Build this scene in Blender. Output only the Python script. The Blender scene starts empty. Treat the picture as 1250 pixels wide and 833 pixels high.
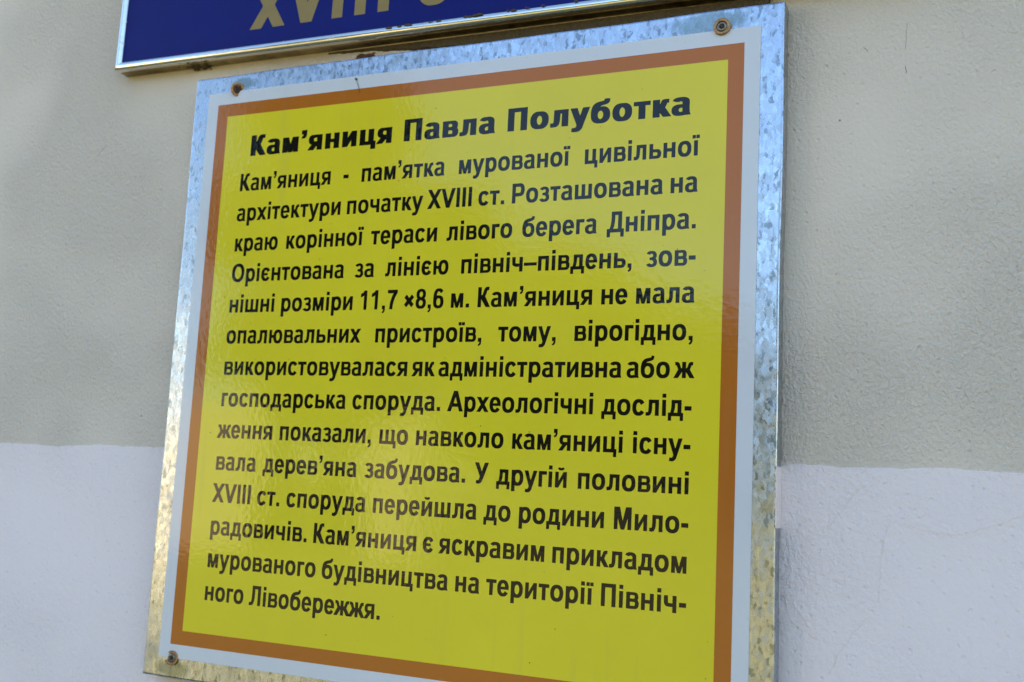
import bpy, bmesh, math, random
from mathutils import Vector, Matrix
from mathutils.geometry import delaunay_2d_cdt
random.seed(7)
R_ = math.radians
sc = bpy.context.scene
S = 0.54                       # one unit of the sign = width of its yellow field, in metres
Z0 = 1.72                      # height of the sign's centre
# ------------------------------------------------------------------ camera
yaw, pitch, roll = 0.4157, 0.1314, -0.0501
Cp = (0.8571, -1.6180, -0.1902)
cam = bpy.data.cameras.new('camera'); co = bpy.data.objects.new('camera', cam)
sc.collection.objects.link(co); sc.camera = co
rot = (Matrix.Rotation(yaw, 3, 'Z') @ Matrix.Rotation(pitch, 3, 'X') @ Matrix.Rotation(roll, 3, 'Y'))
M = Matrix((rot.col[0], rot.col[2], -rot.col[1])).transposed().to_4x4()
M.translation = Vector((Cp[0]*S, Cp[1]*S, Z0 + Cp[2]*S)); co.matrix_world = M
cam.sensor_width = 36; cam.lens = 36.98; cam.clip_start = 0.02; cam.clip_end = 2000
cam.dof.use_dof = True; cam.dof.focus_distance = 0.93; cam.dof.aperture_fstop = 6.3
# ------------------------------------------------------------------ light
SUN_EL, SUN_AZ = 40.0, 20.0    # the sun stands behind the wall; the wall is in its own shade
w = bpy.data.worlds.new('World'); sc.world = w; w.use_nodes = True
nt = w.node_tree; bg = nt.nodes['Background']
sky = nt.nodes.new('ShaderNodeTexSky'); sky.sky_type = 'NISHITA'; sky.sun_disc = False
sky.sun_elevation = R_(SUN_EL); sky.sun_rotation = R_(SUN_AZ); sky.dust_density = 0.4; sky.air_density = 1.15; sky.ozone_density = 2.5; sky.altitude = 200
nt.links.new(sky.outputs[0], bg.inputs[0]); bg.inputs[1].default_value = 0.12
sl = bpy.data.lights.new('sun', 'SUN'); so = bpy.data.objects.new('sun', sl); sc.collection.objects.link(so)
sl.energy = 5.0; sl.angle = R_(0.53); sl.color = (1.0, 0.88, 0.72)
sd = Vector((math.sin(R_(SUN_AZ))*math.cos(R_(SUN_EL)), math.cos(R_(SUN_AZ))*math.cos(R_(SUN_EL)), math.sin(R_(SUN_EL))))
so.rotation_euler = sd.to_track_quat('Z', 'Y').to_euler(); so.location = (0, 10, 10)
sc.view_settings.view_transform = 'Standard'; sc.view_settings.look = 'None'
sc.view_settings.gamma = 1.0; sc.view_settings.use_curve_mapping = False
sc.view_settings.exposure = 1.79
sc.cycles.max_bounces = 6; sc.cycles.caustics_reflective = False; sc.cycles.caustics_refractive = False

# ------------------------------------------------------------------ helpers
def link(o): sc.collection.objects.link(o); return o
def obj(name, bm, mats, parent=None, smooth=False, label=None, kind=None):
    me = bpy.data.meshes.new(name); bm.to_mesh(me); bm.free()
    for m in (mats if isinstance(mats, (list, tuple)) else [mats]): me.materials.append(m)
    if smooth: me.polygons.foreach_set('use_smooth', [True]*len(me.polygons))
    o = link(bpy.data.objects.new(name, me))
    if parent: o.parent = parent
    if label: o['label'] = label
    if kind: o['kind'] = kind
    return o
def pyobj(name, v, f, mat, parent=None, smooth=False, kind=None):
    me = bpy.data.meshes.new(name); me.from_pydata(v, [], f); me.materials.append(mat)
    if smooth: me.polygons.foreach_set('use_smooth', [True]*len(me.polygons))
    o = link(bpy.data.objects.new(name, me))
    if parent: o.parent = parent
    if kind: o['kind'] = kind
    return o
def thing(name, label, cat, loc=(0, 0, 0), group=None):
    o = link(bpy.data.objects.new(name, None)); o.location = loc; o.empty_display_size = 0.1
    o['label'] = label; o['category'] = cat
    if group: o['group'] = group
    return o
def box(bm, x0, y0, z0, x1, y1, z1, bevel=0.0, seg=2):
    r = bmesh.ops.create_cube(bm, size=1)
    for v in r['verts']:
        v.co = Vector((x0+(v.co.x+.5)*(x1-x0), y0+(v.co.y+.5)*(y1-y0), z0+(v.co.z+.5)*(z1-z0)))
    if bevel:
        es = list({e for v in r['verts'] for e in v.link_edges})
        bmesh.ops.bevel(bm, geom=es, offset=bevel, segments=seg, affect='EDGES', profile=0.5)
def node(nt, t, **kw):
    n = nt.nodes.new(t)
    for k, v in kw.items(): setattr(n, k, v)
    return n
def material(name, col, rough=0.5, metal=0.0, spec=0.5):
    m = bpy.data.materials.new(name); m.use_nodes = True
    b = m.node_tree.nodes['Principled BSDF']
    b.inputs['Base Color'].default_value = (*col, 1); b.inputs['Roughness'].default_value = rough
    b.inputs['Metallic'].default_value = metal; b.inputs['Specular IOR Level'].default_value = spec
    return m, m.node_tree, b
def coords(nt, scale=(1, 1, 1), rot=(0, 0, 0)):
    g = node(nt, 'ShaderNodeNewGeometry'); mp = node(nt, 'ShaderNodeMapping')
    mp.inputs['Scale'].default_value = scale; mp.inputs['Rotation'].default_value = rot
    nt.links.new(g.outputs['Position'], mp.inputs['Vector']); return mp.outputs[0]
def noise(nt, vec, scale, detail=3, rough=0.5, dist=0.0):
    n = node(nt, 'ShaderNodeTexNoise'); n.inputs['Scale'].default_value = scale
    n.inputs['Detail'].default_value = detail; n.inputs['Roughness'].default_value = rough
    n.inputs['Distortion'].default_value = dist
    nt.links.new(vec, n.inputs['Vector']); return n.outputs['Fac']
def ramp(nt, fac, stops):
    r = node(nt, 'ShaderNodeValToRGB')
    el = r.color_ramp.elements
    while len(el) < len(stops): el.new(0.5)
    for e, (p, c) in zip(el, stops):
        e.position = p; e.color = (*c, 1) if isinstance(c, tuple) else (c, c, c, 1)
    nt.links.new(fac, r.inputs[0]); return r.outputs[0]
def bump(nt, h, dist, strength=1.0, prev=None):
    b = node(nt, 'ShaderNodeBump'); b.inputs['Distance'].default_value = dist
    b.inputs['Strength'].default_value = strength
    nt.links.new(h, b.inputs['Height'])
    if prev is not None: nt.links.new(prev, b.inputs['Normal'])
    return b.outputs[0]
def math_(nt, op, a, b_):
    m = node(nt, 'ShaderNodeMath', operation=op)
    for i, x in enumerate((a, b_)):
        if isinstance(x, (int, float)): m.inputs[i].default_value = x
        else: nt.links.new(x, m.inputs[i])
    return m.outputs[0]
def mix(nt, fac, a, b_, blend='MIX'):
    m = node(nt, 'ShaderNodeMix', data_type='RGBA', blend_type=blend)
    for i, x in ((0, fac), (6, a), (7, b_)):
        if isinstance(x, (int, float)): m.inputs[i].default_value = x
        elif isinstance(x, tuple): m.inputs[i].default_value = (*x, 1)
        else: nt.links.new(x, m.inputs[i])
    return m.outputs[2]

# ------------------------------------------------------------------ materials
def plaster(name, col, dark, grain, amp):
    m, nt, b = material(name, col, 0.85, 0, 0.25)
    v = coords(nt)
    n1 = noise(nt, v, 2.2, 4, 0.6)
    base = mix(nt, ramp(nt, n1, [(0.35, 0.0), (0.7, 1.0)]), dark, col)
    sp = node(nt, 'ShaderNodeTexVoronoi'); sp.voronoi_dimensions = '2D'; sp.inputs['Scale'].default_value = 30; nt.links.new(coords(nt, (1, 1, 1), (math.pi/2, 0, 0)), sp.inputs['Vector'])
    spot = ramp(nt, sp.outputs['Distance'], [(0.020, 1.0), (0.036, 0.0)])
    keep = ramp(nt, sp.outputs['Color'], [(0.86, 0.0), (0.92, 1.0)])
    spots = math_(nt, 'MULTIPLY', spot, keep)
    base = mix(nt, math_(nt, 'MULTIPLY', spots, 0.75), base, (0.12, 0.10, 0.08))
    nt.links.new(base, b.inputs['Base Color'])
    area = ramp(nt, noise(nt, coords(nt, (1, 1, 1)), 5.0, 2), [(0.35, 0.25), (0.62, 1.0)])
    f = noise(nt, coords(nt, (1.25, 1, 0.9)), grain, 4, 0.62, 0.25)
    f2 = noise(nt, v, grain*3.2, 2, 0.5)
    h = math_(nt, 'MULTIPLY', math_(nt, 'ADD', f, math_(nt, 'MULTIPLY', f2, 0.3)), area)
    nb = bump(nt, noise(nt, v, 11, 4), 0.0026, 0.4)
    br = noise(nt, coords(nt, (1, 1, 0.12), (0, 0.5, 0)), 60, 3, 0.6)
    nb = bump(nt, br, 0.0006, 0.6, nb)
    pv = node(nt, 'ShaderNodeTexVoronoi'); pv.voronoi_dimensions = '2D'; pv.inputs['Scale'].default_value = 110; nt.links.new(coords(nt, (1, 1, 1), (math.pi/2, 0, 0)), pv.inputs['Vector'])
    pit = math_(nt, 'MULTIPLY', ramp(nt, pv.outputs['Distance'], [(0.06, 0.0), (0.20, 1.0)]), 1.0)
    pit = math_(nt, 'MAXIMUM', pit, ramp(nt, pv.outputs['Color'], [(0.62, 1.0), (0.70, 0.0)]))
    nb = bump(nt, pit, 0.0010, 0.5, nb)
    tr = noise(nt, coords(nt, (1, 1, 0.22), (0, -0.9, 0)), 22, 3, 0.6, 0.4)
    nb = bump(nt, ramp(nt, tr, [(0.52, 0.0), (0.58, 1.0)]), 0.0007, 0.35, nb)
    nt.links.new(bump(nt, h, amp, 1.0, nb), b.inputs['Normal'])
    return m
m_beige = plaster('beige_wall_paint', (0.84, 0.735, 0.62), (0.81, 0.71, 0.60), 290, 0.0040)
m_white = plaster('white_wall_paint', (0.91, 0.79, 0.75), (0.885, 0.768, 0.728), 190, 0.0028)

def mottled(name, a, c, scale, rough=0.7, metal=0.0, amp=0.0003):
    m, nt, b = material(name, a, rough, metal)
    v = coords(nt); n = noise(nt, v, scale, 5, 0.7)
    nt.links.new(mix(nt, ramp(nt, n, [(0.35, 0.0), (0.65, 1.0)]), a, c), b.inputs['Base Color'])
    nt.links.new(bump(nt, n, amp, 0.8), b.inputs['Normal'])
    return m
def gloss_print(name, col, dusty=0.08):
    """printed laminated film: the same fine ripple runs over every colour"""
    m, nt, b = material(name, col, 0.06, 0, 0.35)
    v = coords(nt)
    fine = noise(nt, coords(nt, (1.0, 1, 0.8)), 210, 1, 0.5)
    fibre = noise(nt, coords(nt, (0.25, 1, 1.6)), 420, 2, 0.5)
    nb = bump(nt, noise(nt, v, 7.0, 1), 0.0016, 0.5)
    nb = bump(nt, fine, 0.00012, 0.6, nb)
    nb = bump(nt, fibre, 0.00004, 0.55, nb)
    nt.links.new(nb, b.inputs['Normal'])
    n = noise(nt, v, 6, 4, 0.6)
    dim = tuple(c*0.93 for c in col)
    base = mix(nt, ramp(nt, n, [(0.35, 0.0), (0.7, 1.0)]), dim, col)
    dust = ramp(nt, noise(nt, v, 95, 4, 0.75), [(0.60, 0.0), (0.78, 1.0)])
    base = mix(nt, math_(nt, 'MULTIPLY', dust, dusty), base, (0.45, 0.42, 0.36))
    run = ramp(nt, noise(nt, coords(nt, (1, 1, 0.07)), 55, 3, 0.6), [(0.60, 0.0), (0.74, 1.0)])
    base = mix(nt, math_(nt, 'MULTIPLY', run, dusty*1.1), base, (0.30, 0.27, 0.20))
    nt.links.new(base, b.inputs['Base Color'])
    r = ramp(nt, noise(nt, v, 25, 4, 0.7), [(0.3, 0.035), (0.8, 0.09)])
    nt.links.new(r, b.inputs['Roughness'])
    return m
m_pwhite = gloss_print('white_print', (0.72, 0.74, 0.78))
m_pbrown = gloss_print('brown_print', (0.50, 0.155, 0.020))
m_pyellow = gloss_print('yellow_print', (0.82, 0.685, 0.030))
m_pblack = gloss_print('black_print', (0.008, 0.0075, 0.006), 0.006)
m_blue = mottled('blue_enamel', (0.006, 0.013, 0.175), (0.007, 0.011, 0.150), 14, 0.42)
m_blue.node_tree.nodes['Principled BSDF'].inputs['Specular IOR Level'].default_value = 0.12
m_gold = mottled('gold_print', (0.30, 0.205, 0.05), (0.27, 0.185, 0.045), 60, 0.5)

def galvanised():
    m, nt, b = material('galvanised_steel', (0.7, 0.7, 0.7), 0.35, 1.0)
    base = coords(nt)
    wob = node(nt, 'ShaderNodeTexNoise'); wob.inputs['Scale'].default_value = 150; wob.inputs['Detail'].default_value = 3
    nt.links.new(base, wob.inputs['Vector'])
    add = node(nt, 'ShaderNodeVectorMath', operation='MULTIPLY_ADD')
    nt.links.new(wob.outputs['Color'], add.inputs[0]); add.inputs[1].default_value = (0.006,)*3; nt.links.new(base, add.inputs[2])
    cols = []
    for sc_, rr in ((270, 0.7), (390, -0.9)):
        mp = node(nt, 'ShaderNodeMapping'); mp.inputs['Rotation'].default_value = (0, rr, 0); mp.inputs['Scale'].default_value = (1, 1, 0.5)
        nt.links.new(add.outputs[0], mp.inputs[0])
        vo = node(nt, 'ShaderNodeTexVoronoi'); vo.inputs['Scale'].default_value = sc_
        nt.links.new(mp.outputs[0], vo.inputs['Vector']); cols.append(vo.outputs['Color'])
    mx = mix(nt, 0.45, cols[0], cols[1])
    sp = node(nt, 'ShaderNodeSeparateColor'); nt.links.new(mx, sp.inputs[0])
    tone = ramp(nt, sp.outputs[0], [(0.14, (0.26, 0.29, 0.31)), (0.31, (0.45, 0.48, 0.52)), (0.46, (0.45, 0.49, 0.55)), (0.85, (0.52, 0.57, 0.64))])
    stain = ramp(nt, noise(nt, base, 11, 5, 0.7), [(0.56, 0.0), (0.70, 1.0)])
    tone = mix(nt, math_(nt, 'MULTIPLY', stain, 0.45), tone, (0.27, 0.30, 0.28))
    for px_, pz_, rx_, rz_ in ((0.470*S, Z0+0.566*S, 0.052, 0.016), (-0.470*S, Z0+0.566*S, 0.022, 0.010), (-0.52*S, Z0-0.57*S, 0.03, 0.012)):
        mp = node(nt, 'ShaderNodeMapping'); mp.inputs['Scale'].default_value = (1/rx_, 0, 1/rz_); mp.inputs['Location'].default_value = (-px_/rx_, 0, -pz_/rz_)
        nt.links.new(base, mp.inputs[0]); ln = node(nt, 'ShaderNodeVectorMath', operation='LENGTH'); nt.links.new(mp.outputs[0], ln.inputs[0])
        dd = math_(nt, 'ADD', ln.outputs['Value'], math_(nt, 'MULTIPLY', noise(nt, base, 120, 4, 0.7), 0.9))
        tone = mix(nt, math_(nt, 'MULTIPLY', math_(nt, 'SUBTRACT', 1.0, ramp(nt, math_(nt, 'MULTIPLY', dd, 0.5), [(0.48, 0.0), (0.62, 1.0)])), 0.75), tone, (0.20, 0.24, 0.22))
    nt.links.new(tone, b.inputs['Base Color'])
    rg = ramp(nt, sp.outputs[1], [(0.2, 0.20), (0.8, 0.33)])
    nt.links.new(math_(nt, 'ADD', rg, math_(nt, 'MULTIPLY', stain, 0.15)), b.inputs['Roughness'])
    # each crystal of zinc tilts a little its own way
    s2 = node(nt, 'ShaderNodeVectorMath', operation='SUBTRACT'); nt.links.new(mx, s2.inputs[0]); s2.inputs[1].default_value = (0.5, 0.5, 0.5)
    s3 = node(nt, 'ShaderNodeVectorMath', operation='SCALE'); nt.links.new(s2.outputs[0], s3.inputs[0]); s3.inputs['Scale'].default_value = 0.055
    g = node(nt, 'ShaderNodeNewGeometry')
    s4 = node(nt, 'ShaderNodeVectorMath', operation='ADD'); nt.links.new(s3.outputs[0], s4.inputs[0]); nt.links.new(g.outputs['Normal'], s4.inputs[1])
    s5 = node(nt, 'ShaderNodeVectorMath', operation='NORMALIZE'); nt.links.new(s4.outputs[0], s5.inputs[0])
    nb = bump(nt, noise(nt, base, 8, 2), 0.004, 0.5, s5.outputs[0])
    nt.links.new(nb, b.inputs['Normal'])
    return m
m_galv = galvanised()
def frame_metal():
    m, nt, b = material('worn_aluminium', (0.72, 0.70, 0.66), 0.2, 1.0)
    v = coords(nt)
    n = noise(nt, coords(nt, (0.25, 1, 1)), 60, 5, 0.7)
    dirt = ramp(nt, n, [(0.55, 0.0), (0.72, 1.0)])
    base = mix(nt, math_(nt, 'MULTIPLY', dirt, 0.5), (0.80, 0.77, 0.70), (0.22, 0.17, 0.10))
    nt.links.new(base, b.inputs['Base Color'])
    nt.links.new(math_(nt, 'ADD', 0.15, math_(nt, 'MULTIPLY', dirt, 0.4)), b.inputs['Roughness'])
    nt.links.new(bump(nt, noise(nt, coords(nt, (0.3, 1, 1)), 90, 3), 0.0004, 0.5), b.inputs['Normal'])
    return m
m_frame = frame_metal()
m_under = mottled('dark_brown_aluminium', (0.42, 0.33, 0.17), (0.13, 0.09, 0.04), 30, 0.38, 0.9, 0.0006)  # darker, browner metal for the channel sides behind the lip
m_copper = mottled('tarnished_copper_washer', (0.58, 0.33, 0.15), (0.30, 0.15, 0.07), 500, 0.45, 0.7)
m_screw = mottled('tarnished_screw_steel', (0.32, 0.30, 0.24), (0.16, 0.13, 0.09), 600, 0.4, 0.8)
m_rust = mottled('rust', (0.16, 0.07, 0.03), (0.07, 0.035, 0.02), 300, 0.9)
m_dirt_shade = mottled('dark_dirt_and_shade', (0.06, 0.042, 0.02), (0.13, 0.09, 0.04), 400, 0.9)  # dirt, and also the dark strip standing in for shade between the signs
m_speck = mottled('brown_speck', (0.06, 0.045, 0.02), (0.09, 0.06, 0.03), 800, 0.8)
m_recess = mottled('recess_dark', (0.03, 0.028, 0.024), (0.06, 0.05, 0.04), 900, 0.8)  # dark tone of the bars that draw the cross slot in each screw
m_bark = mottled('bark', (0.10, 0.075, 0.05), (0.05, 0.04, 0.03), 9, 0.9, 0, 0.02)
m_ground = mottled('dry_autumn_grass', (0.26, 0.215, 0.075), (0.21, 0.185, 0.07), 0.9, 0.95, 0, 0.02)
m_lime = mottled('limewash', (0.86, 0.70, 0.46), (0.78, 0.62, 0.40), 3, 0.9, 0, 0.004)
m_leafs = [mottled('leaf_a', (0.05, 0.075, 0.018), (0.09, 0.10, 0.025), 1.5, 0.7), mottled('leaf_b', (0.11, 0.10, 0.025), (0.06, 0.07, 0.02), 1.2, 0.7)]

# ------------------------------------------------------------------ the wall
def u(x, y, z): return Vector((x*S, y*S, Z0+z*S))
WY = 0.040*S                    # face of the wall behind the sign
wall = thing('plastered_wall', 'beige plastered wall with a whitish painted lower band, behind both signs', 'wall', (0, WY, 0))
bm = bmesh.new(); box(bm, -9, 0, 0, 9, 0.6, 4.2)
obj('upper_plaster', bm, m_beige, wall)
# the whitish paint coat is a thin layer with an uneven upper edge
def paint_edge(x):             # x, z in sign units
    base = -0.1655 + 0.0118*(x+1.06) + 0.0012*math.sin(x*9+1) 
    if x > 0.5: base = -0.147 + 0.0045*math.sin((x-0.59)*7.0) - 0.004*max(0, x-0.6)
    return base
vs, fs = [], []
rr = random.Random(3)
xs = [-16 + i*0.5 for i in range(29)] + [-2 + i*0.004 for i in range(1, 1000)] + [2 + i*0.5 for i in range(29)]
ph = [rr.uniform(0, 6.28) for _ in range(8)]
for x in xs:
    j = sum(math.sin(x*f+ph[k])*a for k, (f, a) in enumerate(((31, .0009), (67, .0006), (143, .0005), (290, .0004), (611, .00035), (23, .0010))))
    e = (paint_edge(x) + j)*S + Z0
    vs += [(x*S, -0.0006, 0.0), (x*S, -0.0006, e-0.0010), (x*S, -0.0003, e-0.0003), (x*S, 0.0004, e)]
for i in range(len(xs)-1):
    a = i*4
    for k in range(3): fs.append((a+k, a+4+k, a+5+k, a+1+k))
pyobj('lower_paint_coat', vs, fs, m_white, wall, smooth=True)
# hairline ridges of filler under the paint
def ridge(name, pts, wdt, mat, parent, y=-0.0004, h=0.0006):
    v, f = [], []
    for i, p in enumerate(pts):
        a = pts[max(0, i-1)]; c = pts[min(len(pts)-1, i+1)]
        d = Vector((c[0]-a[0], c[1]-a[1])).normalized(); n = Vector((-d.y, d.x))*wdt*0.5*(1 if 0 < i < len(pts)-1 else 0.2)
        P = Vector(p)
        for q, yy in ((P-n, y+0.0003), (P, y-h), (P+n, y+0.0003)): v.append((q.x*S, yy, Z0+q.y*S))
        if i:
            b0 = (i-1)*3
            f += [(b0, b0+3, b0+4, b0+1), (b0+1, b0+4, b0+5, b0+2)]
    return pyobj(name, v, f, mat, parent, smooth=True)
def wiggle(p0, p1, n, amp, seed, bow=0):
    r = random.Random(seed); out = []
    d = Vector(p1)-Vector(p0); nn = Vector((-d.y, d.x)).normalized(); off = 0
    for i in range(n+1):
        t = i/n; off = off*0.75 + r.uniform(-amp, amp)
        q = Vector(p0)+d*t+nn*(off+bow*math.sin(math.pi*t)); out.append((q.x, q.y))
    return out
for p0, p1, sd_, bw in (((0.765, -0.225), (0.845, -0.235), 1, -.004), ((0.845, -0.235), (0.95, -0.195), 2, .0), ((0.73, -0.34), (0.745, -0.22), 3, .004),
                        ((0.66, -0.45), (0.72, -0.36), 4, .006), ((0.60, -0.345), (0.645, -0.40), 5, 0), ((0.645, -.40), (0.60, -.33), 6, .02),
                        ((0.66, -0.235), (0.71, -0.17), 7, .003), ((-0.80, -0.24), (-0.74, -0.36), 8, .0)):
    ridge('filler_ridge', wiggle(p0, p1, 26, 0.0012, sd_, bw), 0.0032, m_white, wall)

m_crack = mottled('crack_line', (0.36, 0.31, 0.25), (0.25, 0.21, 0.16), 300, 0.9)
ridge('hairline_crack', wiggle((0.770, 0.545), (0.7665, 0.500), 16, 0.0008, 31), 0.0012, m_crack, wall, y=-0.0001, h=0.0001)
ridge('hairline_crack', wiggle((0.7045, 0.5135), (0.7115, 0.5045), 8, 0.0005, 32), 0.0018, m_crack, wall, y=-0.0001, h=0.0001)
ridge('hairline_crack', wiggle((0.766, 0.475), (0.767, 0.462), 8, 0.0008, 33), 0.0022, m_crack, wall, y=-0.0001, h=0.0001)
ridge('hairline_crack', wiggle((-0.88, 0.46), (-0.855, 0.485), 10, 0.0008, 34), 0.0014, m_crack, wall, y=-0.0001, h=0.0001)

# ------------------------------------------------------------------ lettering
def ell(x0, y0, x1, y1, a, n):
    cx, cy, rx, ry = (x0+x1)/2, (y0+y1)/2, (x1-x0)/2, (y1-y0)/2
    c, s_ = math.cos(R_(a)), math.sin(R_(a))
    return (cx+rx*math.copysign(abs(c)**(2/n), c), cy+ry*math.copysign(abs(s_)**(2/n), s_))
def ring(x0, y0, x1, y1, tx, ty, a0=0, a1=360, n=2.3):
    N = max(6, int(abs(a1-a0)/9)); f = []
    o = [ell(x0, y0, x1, y1, a0+(a1-a0)*i/N, n) for i in range(N+1)]
    q = [ell(x0+tx, y0+ty, x1-tx, y1-ty, a0+(a1-a0)*i/N, n) for i in range(N+1)]
    return [[o[i], o[i+1], q[i+1], q[i]] for i in range(N)]
def R(x0, y0, x1, y1): return [[(x0, y0), (x1, y0), (x1, y1), (x0, y1)]]
def P(*p): return [list(p)]
def D(x0, y0, x1, y1, tx, ty, xs_):          # bowl opening to the right of a stem
    return R(x0, y0, xs_, y0+ty)+R(x0, y1-ty, xs_, y1)+ring(2*xs_-x1, y0, x1, y1, tx, ty, -90, 90)
def flip(faces, w_): return [[(w_-x, y) for x, y in reversed(f)] for f in faces]
def St(pts, ws):                             # stroke through points (Catmull-Rom) with changing width
    if not isinstance(ws, (list, tuple)): ws = [ws]*len(pts)
    P_ = [Vector(p) for p in pts]; C, W = [], []
    for i in range(len(P_)-1):
        a = P_[max(0, i-1)]; b_ = P_[i]; c = P_[i+1]; d = P_[min(len(P_)-1, i+2)]
        for k in range(5):
            t = k/5
            C.append(0.5*((2*b_)+(c-a)*t+(2*a-5*b_+4*c-d)*t*t+(3*b_-a-3*c+d)*t**3)); W.append(ws[i]*(1-t)+ws[i+1]*t)
    C.append(P_[-1]); W.append(ws[-1]); L, Rr = [], []
    for i in range(len(C)):
        d = (C[min(len(C)-1, i+1)]-C[max(0, i-1)]).normalized(); n = Vector((-d.y, d.x))*W[i]/2
        L.append(tuple(C[i]+n)); Rr.append(tuple(C[i]-n))
    return [[Rr[i], Rr[i+1], L[i+1], L[i]] for i in range(len(C)-1)]
X = 1062
G = {}
def g(ch, adv, *fs_): G[ch] = (adv, [p for f in fs_ for p in f])
k_up = lambda x: St([(x-20, 545), (x+170, 575), (x+275, 740), (x+345, 900), (x+430, 955), (x+560, 952)], [200, 215, 235, 235, 215, 215])
k_dn = lambda x: P((x-10, 470), (x+120, 640), (x+290, 600), (x+690, 0), (x+355, 0))
g('о', 1251, ring(84, -24, 1167, 1086, 292, 232))
g('с', 1120, ring(84, -24, 1100, 1086, 290, 232, 32, 328))
g('е', 1139, ring(73, -24, 1066, 1086, 284, 215, 0, 328), R(250, 447, 1066, 625))
g('є', 1120, ring(84, -24, 1090, 1086, 290, 222, 30, 330), R(300, 440, 800, 625))
g('а', 1139, ring(95, 470, 1000, 1086, 285, 210, 0, 158), P((716, 780), (1000, 780), (1000, 300), (1014, 130), (1068, 0), (785, 0), (752, 100), (716, 260)),
  ring(66, -24, 960, 650, 278, 185, 66, 318))
g('б', 1251, ring(84, -24, 1167, 1010, 290, 225), St([(224, 480), (226, 760), (330, 1050), (560, 1190), (860, 1250), (1010, 1330), (1040, 1480)], [280, 275, 270, 235, 215, 215, 200]))
g('в', 1190, R(136, 0, 417, X), D(136, 465, 1080, X, 262, 185, 760), D(136, 0, 1130, 640, 275, 190, 780))
g('г', 845, R(136, 0, 417, X), R(136, 830, 815, X))
g('т', 960, R(340, 0, 621, X), R(35, 830, 925, X))
g('д', 1260, R(40, 0, 1225, 225), R(40, -300, 270, 225), R(995, -300, 1225, 225), R(800, 0, 1080, X), R(310, 840, 1080, X), St([(440, 1010), (436, 640), (380, 330), (300, 140)], [262, 262, 245, 225]))
g('ж', 1490, R(605, 0, 885, X), k_up(885), k_dn(885), flip(k_up(885), 1490), flip(k_dn(885), 1490))
g('з', 985, ring(50, 465, 885, 1086, 262, 185, -90, 156), ring(30, -24, 925, 640, 272, 190, -156, 90), R(330, 465, 490, 640))
g('и', 1251, R(136, 0, 405, X), R(846, 0, 1115, X), P((395, 0), (856, 690), (856, X), (395, 372)))
G['й'] = (1251, G['и'][1] + ring(350, 1170, 900, 1620, 150, 150, 196, 344))
g('і', 569, R(144, 0, 425, X), R(144, 1206, 425, 1466))
g('ї', 569, R(144, 0, 425, X), R(5, 1206, 245, 1440), R(325, 1206, 565, 1440))
g('к', 1090, R(136, 0, 417, X), k_up(417), k_dn(417))
g('л', 1230, R(812, 0, 1093, X), R(290, 835, 1093, X), St([(424, 1020), (420, 620), (395, 300), (300, 135), (60, 108)], [266, 266, 258, 240, 226]))
g('м', 1430, R(136, 0, 400, X), R(1030, 0, 1294, X), P((190, X), (485, X), (820, 0), (610, 0)), P((1240, X), (945, X), (610, 0), (820, 0)))
g('н', 1245, R(136, 0, 417, X), R(828, 0, 1109, X), R(400, 430, 840, 655))
g('п', 1225, R(136, 0, 417, X), R(808, 0, 1089, X), R(400, 832, 830, X))
g('р', 1251, R(136, -407, 417, X), ring(150, -24, 1167, 1086, 286, 228))
g('у', 1139, P((16, X), (316, X), (675, 60), (445, -10)), P((826, X), (1122, X), (700, -90), (440, -40)), St([(575, -10), (530, -170), (410, -290), (270, -320), (125, -300)], [275, 262, 240, 225, 215]))
g('х', 1139, P((20, X), (352, X), (1119, 0), (787, 0)), P((787, X), (1119, X), (352, 0), (20, 0)))
g('ц', 1285, R(136, 0, 417, X), R(800, 0, 1081, X), R(136, 0, 1081, 230), R(1000, -300, 1235, 230))
g('ч', 1190, R(775, 0, 1056, X), R(95, 640, 376, X), ring(95, 360, 960, 960, 281, 225, 180, 270), R(520, 360, 800, 585))
g('ш', 1750, R(136, 0, 417, X), R(735, 0, 1016, X), R(1334, 0, 1615, X), R(136, 0, 1615, 230))
g('щ', 1790, R(136, 0, 417, X), R(735, 0, 1016, X), R(1334, 0, 1615, X), R(136, 0, 1615, 230), R(1530, -300, 1765, 230))
g('ь', 1170, R(136, 0, 417, X), D(136, 0, 1110, 665, 285, 205, 740))
g('ю', 1680, R(136, 0, 405, X), ring(620, -24, 1600, 1086, 280, 232), R(400, 430, 700, 650))
g('я', 1180, R(765, 0, 1044, X), flip(D(136, 395, 1090, X, 272, 192, 740), 1180), P((20, 0), (350, 0), (740, 440), (420, 470)))
K_up = lambda x, w_: St([(x-20, 760), (x+190, 790), (x+330, 1010), (x+420, 1250), (x+530, 1352), (x+730, 1350)], [230, 250, w_, w_, 245, 240])
g('К', 1330, R(150, 0, 446, 1466), K_up(446, 270), P((426, 650), (640, 860), (800, 810), (1310, 0), (940, 0)))
g('О', 1593, ring(90, -25, 1505, 1491, 306, 250))
g('Р', 1366, R(150, 0, 446, 1466), D(150, 510, 1275, 1466, 300, 245, 840))
g('Д', 1500, R(30, 0, 1470, 245), R(30, -330, 285, 245), R(1215, -330, 1470, 245), R(990, 0, 1286, 1466), R(420, 1225, 1286, 1466), St([(555, 1400), (550, 900), (480, 450), (340, 150)], [280, 280, 270, 240]))
g('А', 1479, P((0, 0), (322, 0), (890, 1466), (570, 1466)), P((1479, 0), (1150, 0), (590, 1466), (905, 1466)), R(380, 330, 1100, 575))
g('У', 1290, P((20, 1466), (350, 1466), (790, 560), (560, 430)), P((940, 1466), (1265, 1466), (790, 330), (500, 400)), St([(650, 420), (560, 210), (430, 120), (190, 112)], [295, 265, 245, 230]))
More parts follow.
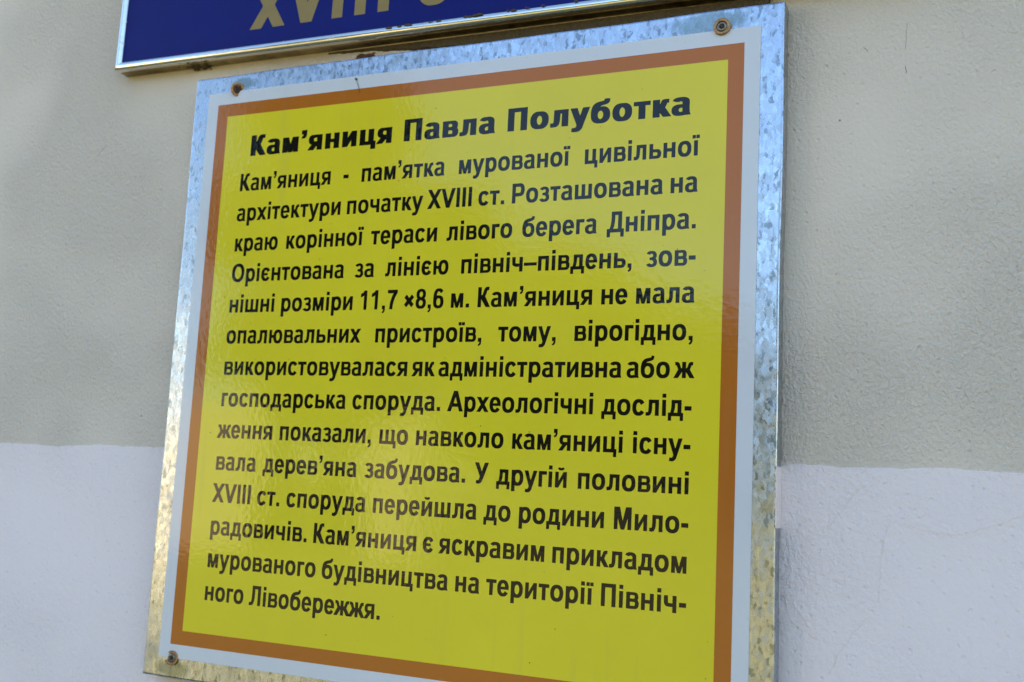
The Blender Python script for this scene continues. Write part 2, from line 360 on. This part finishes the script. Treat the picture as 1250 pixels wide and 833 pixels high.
g('М', 1706, R(150, 0, 425, 1466), R(1281, 0, 1556, 1466), P((200, 1466), (590, 1466), (985, 0), (720, 0)), P((1506, 1466), (1116, 1466), (721, 0), (986, 0)))
g('Л', 1450, R(1005, 0, 1301, 1466), R(370, 1222, 1301, 1466), St([(510, 1410), (505, 800), (470, 380), (340, 145), (60, 115)], [285, 285, 275, 255, 235]))
g('П', 1475, R(150, 0, 446, 1466), R(1029, 0, 1325, 1466), R(430, 1222, 1045, 1466))
g('X', 1366, P((10, 1466), (365, 1466), (1356, 0), (1001, 0)), P((1001, 1466), (1356, 1466), (365, 0), (10, 0)))
g('V', 1366, P((0, 1466), (322, 1466), (840, 0), (525, 0)), P((1366, 1466), (1044, 1466), (525, 0), (840, 0)))
g('I', 569, R(140, 0, 436, 1466))
g('1', 1139, R(520, 0, 800, 1472), P((170, 960), (170, 1215), (430, 1330), (570, 1472), (650, 1472), (650, 1180), (520, 1105), (360, 1015)))
g('7', 1139, R(86, 1210, 1065, 1466), St([(930, 1300), (690, 930), (520, 480), (458, 0)], [280, 290, 290, 285]))
g('8', 1139, ring(115, 650, 1025, 1472, 272, 200), ring(68, -25, 1072, 840, 290, 215))
g('6', 1139, ring(76, -25, 1075, 945, 286, 212), ring(76, -25, 1110, 1472, 288, 222, 42, 205, 2.5))
tail = lambda x, y: R(x, y, x+285, y+281)+P((x+145, y+10), (x+285, y+10), (x+278, y-90), (x+220, y-215), (x+60, y-300), (x+5, y-205), (x+110, y-140), (x+145, y-50))
g(',', 569, tail(142, 0)); g('.', 569, R(142, 0, 428, 281)); g('’', 520, tail(120, 1185))
g('-', 682, R(80, 385, 600, 665)); g('–', 1139, R(0, 405, 1139, 625))
g('×', 1196, P((120, 330), (330, 120), (1060, 850), (850, 1060)), P((850, 120), (1060, 330), (330, 1060), (120, 850)))
_cache = {}
def convex(q):
    n_ = len(q); return all((q[(i+1) % n_][0]-q[i][0])*(q[(i+2) % n_][1]-q[(i+1) % n_][1])-(q[(i+1) % n_][1]-q[i][1])*(q[(i+2) % n_][0]-q[(i+1) % n_][0]) >= 0 for i in range(n_))
def crossing(p, q):
    r = False
    for i in range(len(q)):
        (x0, y0), (x1, y1) = q[i-1], q[i]
        if (y0 > p.y) != (y1 > p.y) and p.x < (x1-x0)*(p.y-y0)/(y1-y0)+x0: r = not r
    return r
def glyph(ch, grow=None):
    key = (ch, grow)
    if key not in _cache:
        adv, faces = G[ch]; ca = {}; V, F = [], []
        sh = [(0, 0)] if not grow else [(sx*grow[0], sy*grow[1]) for sx in (-1, 0, 1) for sy in (-1, 1)]
        for dx, dy in sh:
            for fc in faces:
                a = sum(fc[i][0]*fc[(i+1) % len(fc)][1]-fc[(i+1) % len(fc)][0]*fc[i][1] for i in range(len(fc)))
                if a < 0: fc = fc[::-1]
                idx = []
                for x, y in fc:
                    k = (round(x+dx, 1), round(y+dy, 1))
                    if k not in ca: ca[k] = len(V); V.append(Vector(k))
                    if ca[k] not in idx: idx.append(ca[k])
                if len(idx) > 2: F.append(idx)
        v, e, f, ov, oe, of = delaunay_2d_cdt(V, [], F, 0, 0.01, True)
        def inside(p, q):
            n_ = len(q)
            return all((q[(i+1) % n_][0]-q[i][0])*(p.y-q[i][1])-(q[(i+1) % n_][1]-q[i][1])*(p.x-q[i][0]) > -0.5 for i in range(n_)) if convex(q) else crossing(p, q)
        polys = [[tuple(V[i]) for i in ix] for ix in F]
        boxes = [(min(a[0] for a in q), max(a[0] for a in q), min(a[1] for a in q), max(a[1] for a in q)) for q in polys]
        keep = []
        for t in f:
            c = (v[t[0]]+v[t[1]]+v[t[2]])/3
            if any(b_[0] <= c.x <= b_[1] and b_[2] <= c.y <= b_[3] and inside(c, q) for q, b_ in zip(polys, boxes)): keep.append(t)
        f = keep
        _cache[key] = (adv, [tuple(p) for p in v], f)
    return _cache[key]
TH = 0.00006
def text_line(text, x0, x1, zb, em, cond, mat, parent, y, grow=None, justify=True, spw=None, tight=1.0, name='printed_word'):
    """one printed line: a mesh for each word, the word spaces stretched to run from x0 to x1 (sign units)"""
    k = em/2048; kx = k*cond; words = text.split(' ')
    extra = (grow[0]*2*tight if grow else 0)
    tot = sum(G[c][0]+extra for wd in words for c in wd)*kx; n = len(words)-1
    lsb = 120*kx
    sp = (x1-x0+lsb+70*kx-tot)/n if justify else spw
    x = x0-lsb
    for wd in words:
        V, F = [], []
        for c in wd:
            adv, v, f = glyph(c, grow)
            b0 = len(V)
            V += [((x+(px+extra/2)*kx)*S, y, (zb+py*k)*S) for px, py in v]
            F += [tuple(b0+i for i in t) for t in f]
            x += (adv+extra)*kx
        pyobj(name, V, F, mat, parent)
        x += sp
    print('LINE', round(sp/em, 3), text[:30])

# ------------------------------------------------------------------ the yellow information sign
sign = thing('information_sign', 'yellow sign with black Ukrainian text and brown border on a galvanised steel tray', 'sign', (0, 0, Z0))
H = 0.588*S; W = WY
# folded steel tray: face with returned edges, rounded at the fold
def tray():
    bm = bmesh.new()
    prof = [(0.0, W-0.0006), (0.0, 0.0022), (0.0003, 0.0010), (0.0010, 0.0003), (0.0022, 0.0), (0.012, 0.0)]  # (inset, y)
    rings = []
    N = 40
    for ins, y in prof:
        r_ = []
        h = H-ins
        pts = []
        for s in range(4):
            for i in range(N):
                t = -1+2*i/N
                pts.append([(t, 1), (1, -t), (-t, -1), (-1, t)][s])
        for (px, pz) in pts:
            wob = 0.0004*math.sin(px*5+pz*3)+0.0003*math.sin(px*13-pz*9)
            r_.append(bm.verts.new((px*h+wob*(abs(px) > .99), y, pz*h+wob*(abs(pz) > .99))))
        rings.append(r_)
    for a, b_ in zip(rings, rings[1:]):
        for i in range(len(a)): bm.faces.new((a[i], a[(i+1) % len(a)], b_[(i+1) % len(a)], b_[i]))
    bm.faces.new(rings[-1])
    bmesh.ops.recalc_face_normals(bm, faces=bm.faces)
    return bm
obj('steel_tray', tray(), m_galv, sign)
def sheet(name, h0, y, mat, parent, curl=0, hole=None):
    """flat film with a fine edge; hole cuts the middle out"""
    bm = bmesh.new(); t = TH
    def sq(h, yy): return [bm.verts.new((sx*h*S, yy, sz*h*S)) for sx, sz in ((-1, -1), (1, -1), (1, 1), (-1, 1))]
    a = sq(h0, y+t); b_ = sq(h0, y)
    for i in range(4): bm.faces.new((a[i], a[(i+1) % 4], b_[(i+1) % 4], b_[i]))
    if hole:
        c = sq(hole, y)
        for i in range(4): bm.faces.new((b_[i], b_[(i+1) % 4], c[(i+1) % 4], c[i]))
    else: bm.faces.new(b_)
    bmesh.ops.recalc_face_normals(bm, faces=bm.faces)
    return obj(name, bm, mat, parent)
YB = -0.0009
bm = bmesh.new(); box(bm, -0.5517*S, YB, -0.5517*S, 0.5517*S, -0.00005, 0.5517*S, 0.00025, 2)
board = obj('printed_board', bm, m_pwhite, sign)
sheet('brown_border', 0.5259, YB-0.00008, m_pbrown, board, hole=0.49985)
sheet('yellow_field', 0.5, YB-0.00008-0.00004, m_pyellow, board)
YT = YB-0.00018
text_line('Кам’яниця Павла Полуботка', -0.437, 0.4405, 0.4140, 0.0570, 1.0, m_pblack, board, YT, grow=(76, 15), tight=0.82, name='title_word')
LINES = ['Кам’яниця - пам’ятка мурованої цивільної', 'архітектури початку XVIII ст. Розташована на', 'краю корінної тераси лівого берега Дніпра.',
 'Орієнтована за лінією північ–південь, зов-', 'нішні розміри 11,7 ×8,6 м. Кам’яниця не мала', 'опалювальних пристроїв, тому, вірогідно,',
 'використовувалася як адміністративна або ж', 'господарська споруда. Археологічні дослід-', 'ження показали, що навколо кам’яниці існу-',
 'вала дерев’яна забудова. У другій половині', 'XVIII ст. споруда перейшла до родини Мило-', 'радовичів. Кам’яниця є яскравим прикладом',
 'мурованого будівництва на території Північ-', 'ного Лівобережжя.']
for i, t in enumerate(LINES):
    text_line(t, -0.4552, 0.4556, 0.3436-0.06022*i, 0.0490, 0.835 if i < 13 else 0.822, m_pblack, board, YT, grow=(19, 6), tight=0.5, justify=(i < 13), spw=0.0105)

# screws with copper washers
def lathe(bm, prof, n=28, cut=None):
    """profile of (radius, y) turned round the y axis"""
    rg = []
    for r, y in prof: rg.append([bm.verts.new((r*math.cos(2*math.pi*i/n), y, r*math.sin(2*math.pi*i/n))) for i in range(n)])
    for a, b_ in zip(rg, rg[1:]):
        for i in range(n):
            if cut and cut[0] <= (i+.5)*360/n <= cut[1]: continue
            bm.faces.new((a[i], a[(i+1) % n], b_[(i+1) % n], b_[i]))
    return rg
def arc_ring(bm, r0, r1, y0, y1, a0, a1, n=40):
    """washer with flat section; open between a1 and a0 (degrees)"""
    closed = (a1-a0) >= 359.9; prev = None; first = None
    for i in range(n+1):
        a = R_(a0+(a1-a0)*i/n); c, s_ = math.cos(a), math.sin(a)
        b = 0.25*(r1-r0)
        q = [(r0, y1), (r0, y0+b*.5), (r0+b, y0), (r1-b, y0), (r1, y0+b*.7), (r1, y1)]
        cur = [bm.verts.new((r*c, y, r*s_)) for r, y in q]
        if prev:
            for k in range(6): bm.faces.new((prev[k], prev[(k+1) % 6], cur[(k+1) % 6], cur[k]))
        else: first = cur
        prev = cur
    if not closed: bm.faces.new(first); bm.faces.new(prev[::-1])
    bmesh.ops.remove_doubles(bm, verts=bm.verts, dist=1e-6)
    bmesh.ops.recalc_face_normals(bm, faces=bm.faces)
def screw(x, z, ang, tilt, gap, rust, sc_=1.0):
    e_y = YB-0.0001
    bm = bmesh.new()
    rg = lathe(bm, [(0.0030, 0.0012), (0.0031, -0.0009), (0.0028, -0.0014), (0.0020, -0.0016), (0.00165, -0.0016), (0.0014, -0.0009), (0.0009, -0.0004)], 24)
    bm.faces.new(rg[-1])
    bmesh.ops.recalc_face_normals(bm, faces=bm.faces)
    s = obj('screw', bm, m_rust if rust else m_screw, sign, smooth=True)
    s.location = (x*S, e_y, z*S); s.rotation_euler = tilt; s.scale = (sc_,)*3
    bm = bmesh.new(); box(bm, -0.0017, -0.00168, -0.0004, 0.0017, -0.0011, 0.0004)
    c1 = obj('drive_recess', bm, m_recess, s); c1.rotation_euler = (0, ang, 0)
    bm = bmesh.new(); box(bm, -0.0004, -0.00166, -0.0017, 0.0004, -0.0011, 0.0017)
    c2 = obj('drive_recess', bm, m_recess, s); c2.rotation_euler = (0, ang, 0)
    bm = bmesh.new(); arc_ring(bm, 0.0033, 0.0051, -0.0016, 0.0004, gap[0], gap[1])
    obj('washer', bm, m_copper, s)
    return s
screw(-0.4811, 0.5545, 0.5, (0.25, 0, 0.55), (0, 360), True, 1.45)
screw(0.4892, 0.5564, 0.3, (0.0, 0, 0.0), (0, 360), False, 1.5)
screw(-0.5183, -0.5508, 0.7, (0.05, 0, 0.25), (-160, 120), False, 1.4)
screw(0.515, -0.552, 1.0, (0, 0, 0), (0, 360), False, 1.4)

# specks, a dead fly's thread, bits of grime: small real crumbs on the film
def crumbs(name, pts, mat, parent, y):
    bm = bmesh.new()
    for x, z, r in pts:
        o_ = bmesh.ops.create_icosphere(bm, subdivisions=1, radius=1)
        for v in o_['verts']:
            v.co = Vector((x*S+v.co.x*r, y+v.co.y*r*0.4, z*S+v.co.z*r*random.uniform(0.7, 1.2)))
    return obj(name, bm, mat, parent, kind='stuff')
rs = random.Random(11)
pts = [(rs.uniform(-.49, .49), rs.uniform(-.49, .49), rs.choice([.0003, .0004, .0004, .0006])) for _ in range(70)]
pts += [(-0.42, 0.35+rs.uniform(-.9, .1), .0005) for _ in range(3)] + [(rs.uniform(-.54, .54), .5+rs.uniform(.03, .05), .0003) for _ in range(10)]
crumbs('dirt_specks', pts, m_speck, sign, YT)
bm = bmesh.new()
fly = crumbs('dead_insect', [(-0.2045, 0.5452, .0013), (-0.2025, 0.5437, .0008), (-0.2062, 0.5461, .0008)], m_dirt_shade, sign, YB-0.0004)
fly['label'] = 'small dark dead insect stuck on the white border'
del fly['kind']; bm.free()
thr = ridge('thread', [(-0.204, .544), (-0.200, .535), (-0.197, .527), (-0.195, .517)], 0.0010, m_dirt_shade, sign, y=YB-0.0006, h=0.0002)
thr.location = (0, 0, -Z0)
# smear of white wall paint on the right-hand fold of the tray
v, f = [], []
n = 60
for i in range(n+1):
    z = (-0.150-0.092*i/n)*S
    e = (0.0042+0.0026*rs.uniform(-1, 1)*(0.35)) if 2 < i < n-3 else 0.0015
    v += [(H+0.00035, W-0.0008, z), (H+0.00035, 0.0012+rs.uniform(0, .0008), z), (H-0.0005, -0.00015, z), (H-0.0005-e*0.3*rs.uniform(.1, 1), -0.00012, z)]
    if i:
        a = (i-1)*4
        for k in range(3): f.append((a+k, a+k+1, a+k+5, a+k+4))
pyobj('paint_smear', v, f, m_white, sign)

# ------------------------------------------------------------------ the blue sign above
BZ = 0.6335; BH = 0.52; BX0, BX1 = -0.8166, 0.815
blue = thing('blue_sign', 'blue sign with gold lettering in worn metal frame, above the yellow sign', 'sign', (BX0*S, 0, Z0+BZ*S))
blue.rotation_euler = (0, R_(0.62), 0)
BW = (BX1-BX0)*S; BHm = BH*S; F0 = -0.0010
bm = bmesh.new(); box(bm, 0.004, F0+0.0035, 0.004, BW-0.004, W-0.003, BHm-0.004)
panel = obj('blue_panel', bm, m_blue, blue)
# frame: half-round lip in front, flat channel sides running back to the wall
lip = 0.0092
prof = [(0.0030, W-0.0004), (0.0, W-0.0004), (0.0004, 0.0100), (0.0016, 0.0096), (0.0016, 0.0085), (0.0003, 0.0080), (0.0001, 0.0040)]
for i in range(9):
    a = math.pi*i/8
    prof.append((lip/2-math.cos(a)*lip/2, F0+0.0030-math.sin(a)*0.0030))
prof.append((lip, F0+0.0042))
def bar(name, length, horiz, at, label=None):
    """profile (inset, y) swept along an edge with mitred ends"""
    bm = bmesh.new(); N = 2; rows = []
    seg = 90
    rb = random.Random(5)
    for j in range(seg+1):
        t = j/seg
        row = []
        for ins, y in prof:
            L = ins+(length-2*ins)*t
            row.append(bm.verts.new((L, y, ins)))
        rows.append(row)
    for a, b_ in zip(rows, rows[1:]):
        for k in range(len(prof)-1): bm.faces.new((a[k], a[k+1], b_[k+1], b_[k]))
    bmesh.ops.recalc_face_normals(bm, faces=bm.faces)
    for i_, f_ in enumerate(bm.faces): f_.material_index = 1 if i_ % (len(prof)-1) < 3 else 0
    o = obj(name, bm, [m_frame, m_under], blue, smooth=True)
    return o
b1 = bar('frame_bar', BW, True, 0)
b2 = bar('frame_bar', BHm, False, 0); b2.rotation_euler = (0, R_(-90), 0); b2.scale = (1, 1, -1)
b3 = bar('frame_bar', BW, True, 0); b3.location = (0, 0, BHm); b3.scale = (1, 1, -1)
b4 = bar('frame_bar', BHm, False, 0); b4.rotation_euler = (0, R_(-90), 0); b4.location = (BW, 0, 0)
for b_ in (b1, b2, b3, b4):
    md = b_.modifiers.new('edge', 'EDGE_SPLIT'); md.split_angle = R_(40)
# gold lettering
def lettering(name, chars, zb):
    yy = F0+0.0035-0.0002
    for ch, cx, kx, k, gr in chars:
        adv, v, f = glyph(ch, gr)
        b0 = 0; V, F = [], []
        V += [((cx-BX0)*S+(px-adv/2)*kx*S, yy, (zb-BZ)*S+py*k*S) for px, py in v]
        F += [tuple(b0+i for i in t) for t in f]
        pyobj(name, V, F, m_gold, panel)
kk = 0.094/1466; kc = 5.7e-5
lettering('gold_letter', [('X', -0.428, kc, kk, (70, 0)), ('V', -0.335, kc, kk, (70, 0)), ('I', -0.264, kc, kk, (66, 0)), ('I', -0.2125, kc, kk, (66, 0)), ('I', -0.161, kc, kk, (66, 0)),
                             ('с', -0.055, 6.2e-5, kk, (30, 0)), ('т', 0.030, 6.2e-5, kk, (30, 0)), ('.', 0.095, 6.2e-5, kk, (30, 0))], 0.684)

# grime hanging under the frame, rust on the wall, shade strip in the gap
def lump(name, x0, x1, z0, z1, y0, y1, mat, parent, seed, n=26, kind=None):
    bm = bmesh.new(); r = random.Random(seed)
    for _ in range(n):
        o_ = bmesh.ops.create_icosphere(bm, subdivisions=1, radius=1)
        c = Vector((r.uniform(x0, x1)*S, r.uniform(y0, y1), r.uniform(z0, z1)*S)); q = r.uniform(.0008, .0024)
        for v_ in o_['verts']: v_.co = c+Vector((v_.co.x*q*1.6, v_.co.y*q*.6, v_.co.z*q*.7))
    return obj(name, bm, mat, parent, kind=kind)
g1 = lump('cobweb_grime', -0.655, -0.585, 0.6245, 0.630, 0.008, W, m_dirt_shade, None, 2, 20)
g1.location = (0, 0, Z0); g1['label'] = 'dark cobweb grime under the left end of the blue sign frame'; g1['category'] = 'dirt'
g2 = lump('rust_patch', -0.232, -0.196, 0.602, 0.613, W-0.0003, W, m_rust, None, 5, 60)
g2.location = (0, 0, Z0); g2['label'] = 'dark rusty patch on the wall between the two signs'; g2['category'] = 'rust'
def shade_strip(x0, x1, seed):  # dark mesh strip added to put shade into the gap between the signs
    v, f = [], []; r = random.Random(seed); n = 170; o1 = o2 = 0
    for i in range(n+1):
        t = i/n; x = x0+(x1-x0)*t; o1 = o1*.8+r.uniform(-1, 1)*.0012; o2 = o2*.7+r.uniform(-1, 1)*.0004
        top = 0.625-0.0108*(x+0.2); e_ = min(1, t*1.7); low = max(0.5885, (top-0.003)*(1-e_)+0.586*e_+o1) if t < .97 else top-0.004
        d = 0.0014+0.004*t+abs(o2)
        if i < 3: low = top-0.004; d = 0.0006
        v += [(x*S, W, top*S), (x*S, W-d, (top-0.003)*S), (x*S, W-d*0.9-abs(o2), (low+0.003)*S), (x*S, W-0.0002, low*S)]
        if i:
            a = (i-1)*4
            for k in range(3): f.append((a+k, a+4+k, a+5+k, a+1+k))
    return pyobj('gap_shade', v, f, m_dirt_shade)
g4 = shade_strip(-0.30, 0.585, 4); g4.location = (0, 0, Z0)
g4['label'] = 'dark strip added as shade on the wall between the blue and yellow signs'; g4['category'] = 'dirt'
g3 = lump('frame_crumbs', -0.15, 0.35, 0.6375, 0.640, F0-0.0002, F0+0.0005, m_dirt_shade, None, 8, 26, kind='stuff')
g3.location = (0, 0, Z0); g3['label'] = 'crumbs of dirt lying along the bottom lip of the blue sign frame'; g3['category'] = 'dirt'

# ------------------------------------------------------------------ what stands behind the camera and shows in the gloss
bm = bmesh.new()
for x0, x1, y0, y1 in ((-400, 400, -400, WY+0.05),):
    bm.faces.new([bm.verts.new(p) for p in ((x0, y0, 0), (x1, y0, 0), (x1, y1, 0), (x0, y1, 0))])
gr = obj('ground', bm, m_ground, kind='structure')
def tree(x, y, h, cr, seed, leaf, label):
    r = random.Random(seed); t = thing('broadleaf_tree', label, 'tree', (x, y, 0), 'trees across the lawn from the wall')
    bm = bmesh.new(); prev = None
    limbs = [([(0, 0, 0), (0.1, 0, h*.3), (-.1, .1, h*.6), (0, 0, h*.9)], .035*h)]
    for _ in range(7):
        a = r.uniform(0, 6.28); z = r.uniform(.3, .6)*h
        limbs.append(([(0, 0, z), (math.cos(a)*cr*.4, math.sin(a)*cr*.4, z+.12*h), (math.cos(a)*cr*.8, math.sin(a)*cr*.8, z+.22*h)], .013*h))
    for pl, rad in limbs:
        prev = None
        for i, p in enumerate(pl):
            q = rad*(1-.8*i/(len(pl)-1)); cur = [bm.verts.new((p[0]+q*math.cos(k*1.047), p[1]+q*math.sin(k*1.047), p[2])) for k in range(6)]
            if prev:
                for k in range(6): bm.faces.new((prev[k], prev[(k+1) % 6], cur[(k+1) % 6], cur[k]))
            prev = cur
    obj('trunk', bm, m_bark, t, smooth=True)
    V, F = [], []
    for c in range(90):
        a = r.uniform(0, 6.28); zz = r.uniform(.22, 1.0); rad = cr*math.sin(math.pi*min(1, (zz*.86+.08)))**.6*r.uniform(.35, 1)
        C0 = Vector((math.cos(a)*rad, math.sin(a)*rad, zz*h)); cs = r.uniform(.12, .22)*cr+.25
        for _ in range(110):
            d = Vector((r.gauss(0, 1), r.gauss(0, 1), r.gauss(0, .8)))*cs*.75; p = C0+d; s = r.uniform(.09, .2)
            a1 = Vector((r.gauss(0, 1), r.gauss(0, 1), r.gauss(0, 1))).normalized()*s; b1_ = a1.orthogonal().normalized()*s*.7
            b0 = len(V); V += [tuple(p-a1), tuple(p+b1_), tuple(p+a1), tuple(p-b1_)]; F.append((b0, b0+1, b0+2, b0+3))
    pyobj('crown', V, F, leaf, t, kind='stuff')
def at(az, dist):                # azimuth to the left of the wall's normal, seen from the sign's mirrored camera
    return (Cp[0]*S-math.sin(R_(az))*dist, -Cp[1]*S*0-math.cos(R_(az))*dist)
TREES = [(37.2, 24, 12.6, 1.7, 1, 0, 'tallest tree, narrow and dark green, left across the lawn'), (34.0, 27, 12.6, 1.9, 2, 0, 'dark tree just right of the tallest one'),
         (28.6, 31, 9.8, 2.9, 3, 0, 'third tree, a little lower than the two tallest'), (22, 34, 8.9, 3.8, 4, 1, 'wide yellowing tree in the middle of the row'),
         (15.5, 35, 7.3, 4.0, 9, 0, 'dark tree right of the yellowing one'), (8, 38, 6.0, 4.6, 5, 0, 'low dark green tree in the right half of the row'),
         (-1, 38, 5.4, 5.0, 6, 1, 'lowest yellowing tree at the right of the row'), (-14, 36, 8.5, 4.8, 10, 0, 'dark tree at the right end of the row'),
         (-26, 34, 10, 5, 7, 1, 'tall yellowing tree at the far right end'), (56, 34, 5.0, 4.6, 8, 1, 'small yellowing tree at the far left end')]
for az, d, h, cr, sd2, lf, lb in TREES:
    p = at(az, d); tree(p[0], p[1], h, cr, sd2, m_leafs[lf], lb)
# a limewashed garden wall with an end pillar, in the sun
gw = thing('garden_wall', 'sunlit limewashed garden wall with an end pillar across the lawn', 'wall', (*at(30.5, 19), 0))
bm = bmesh.new(); box(bm, -0.5, -0.5, 0, 0.5, 0.5, 2.5, 0.03, 1); obj('pillar', bm, m_lime, gw)
bm = bmesh.new(); box(bm, -0.58, -0.58, 2.5, 0.58, 0.58, 2.66, 0.03, 1); obj('pillar_cap', bm, m_lime, gw)
bm = bmesh.new(); box(bm, -16, -0.15, 0, -3.4, 0.15, 3.0, 0.02, 1); obj('wall_panel', bm, m_lime, gw)
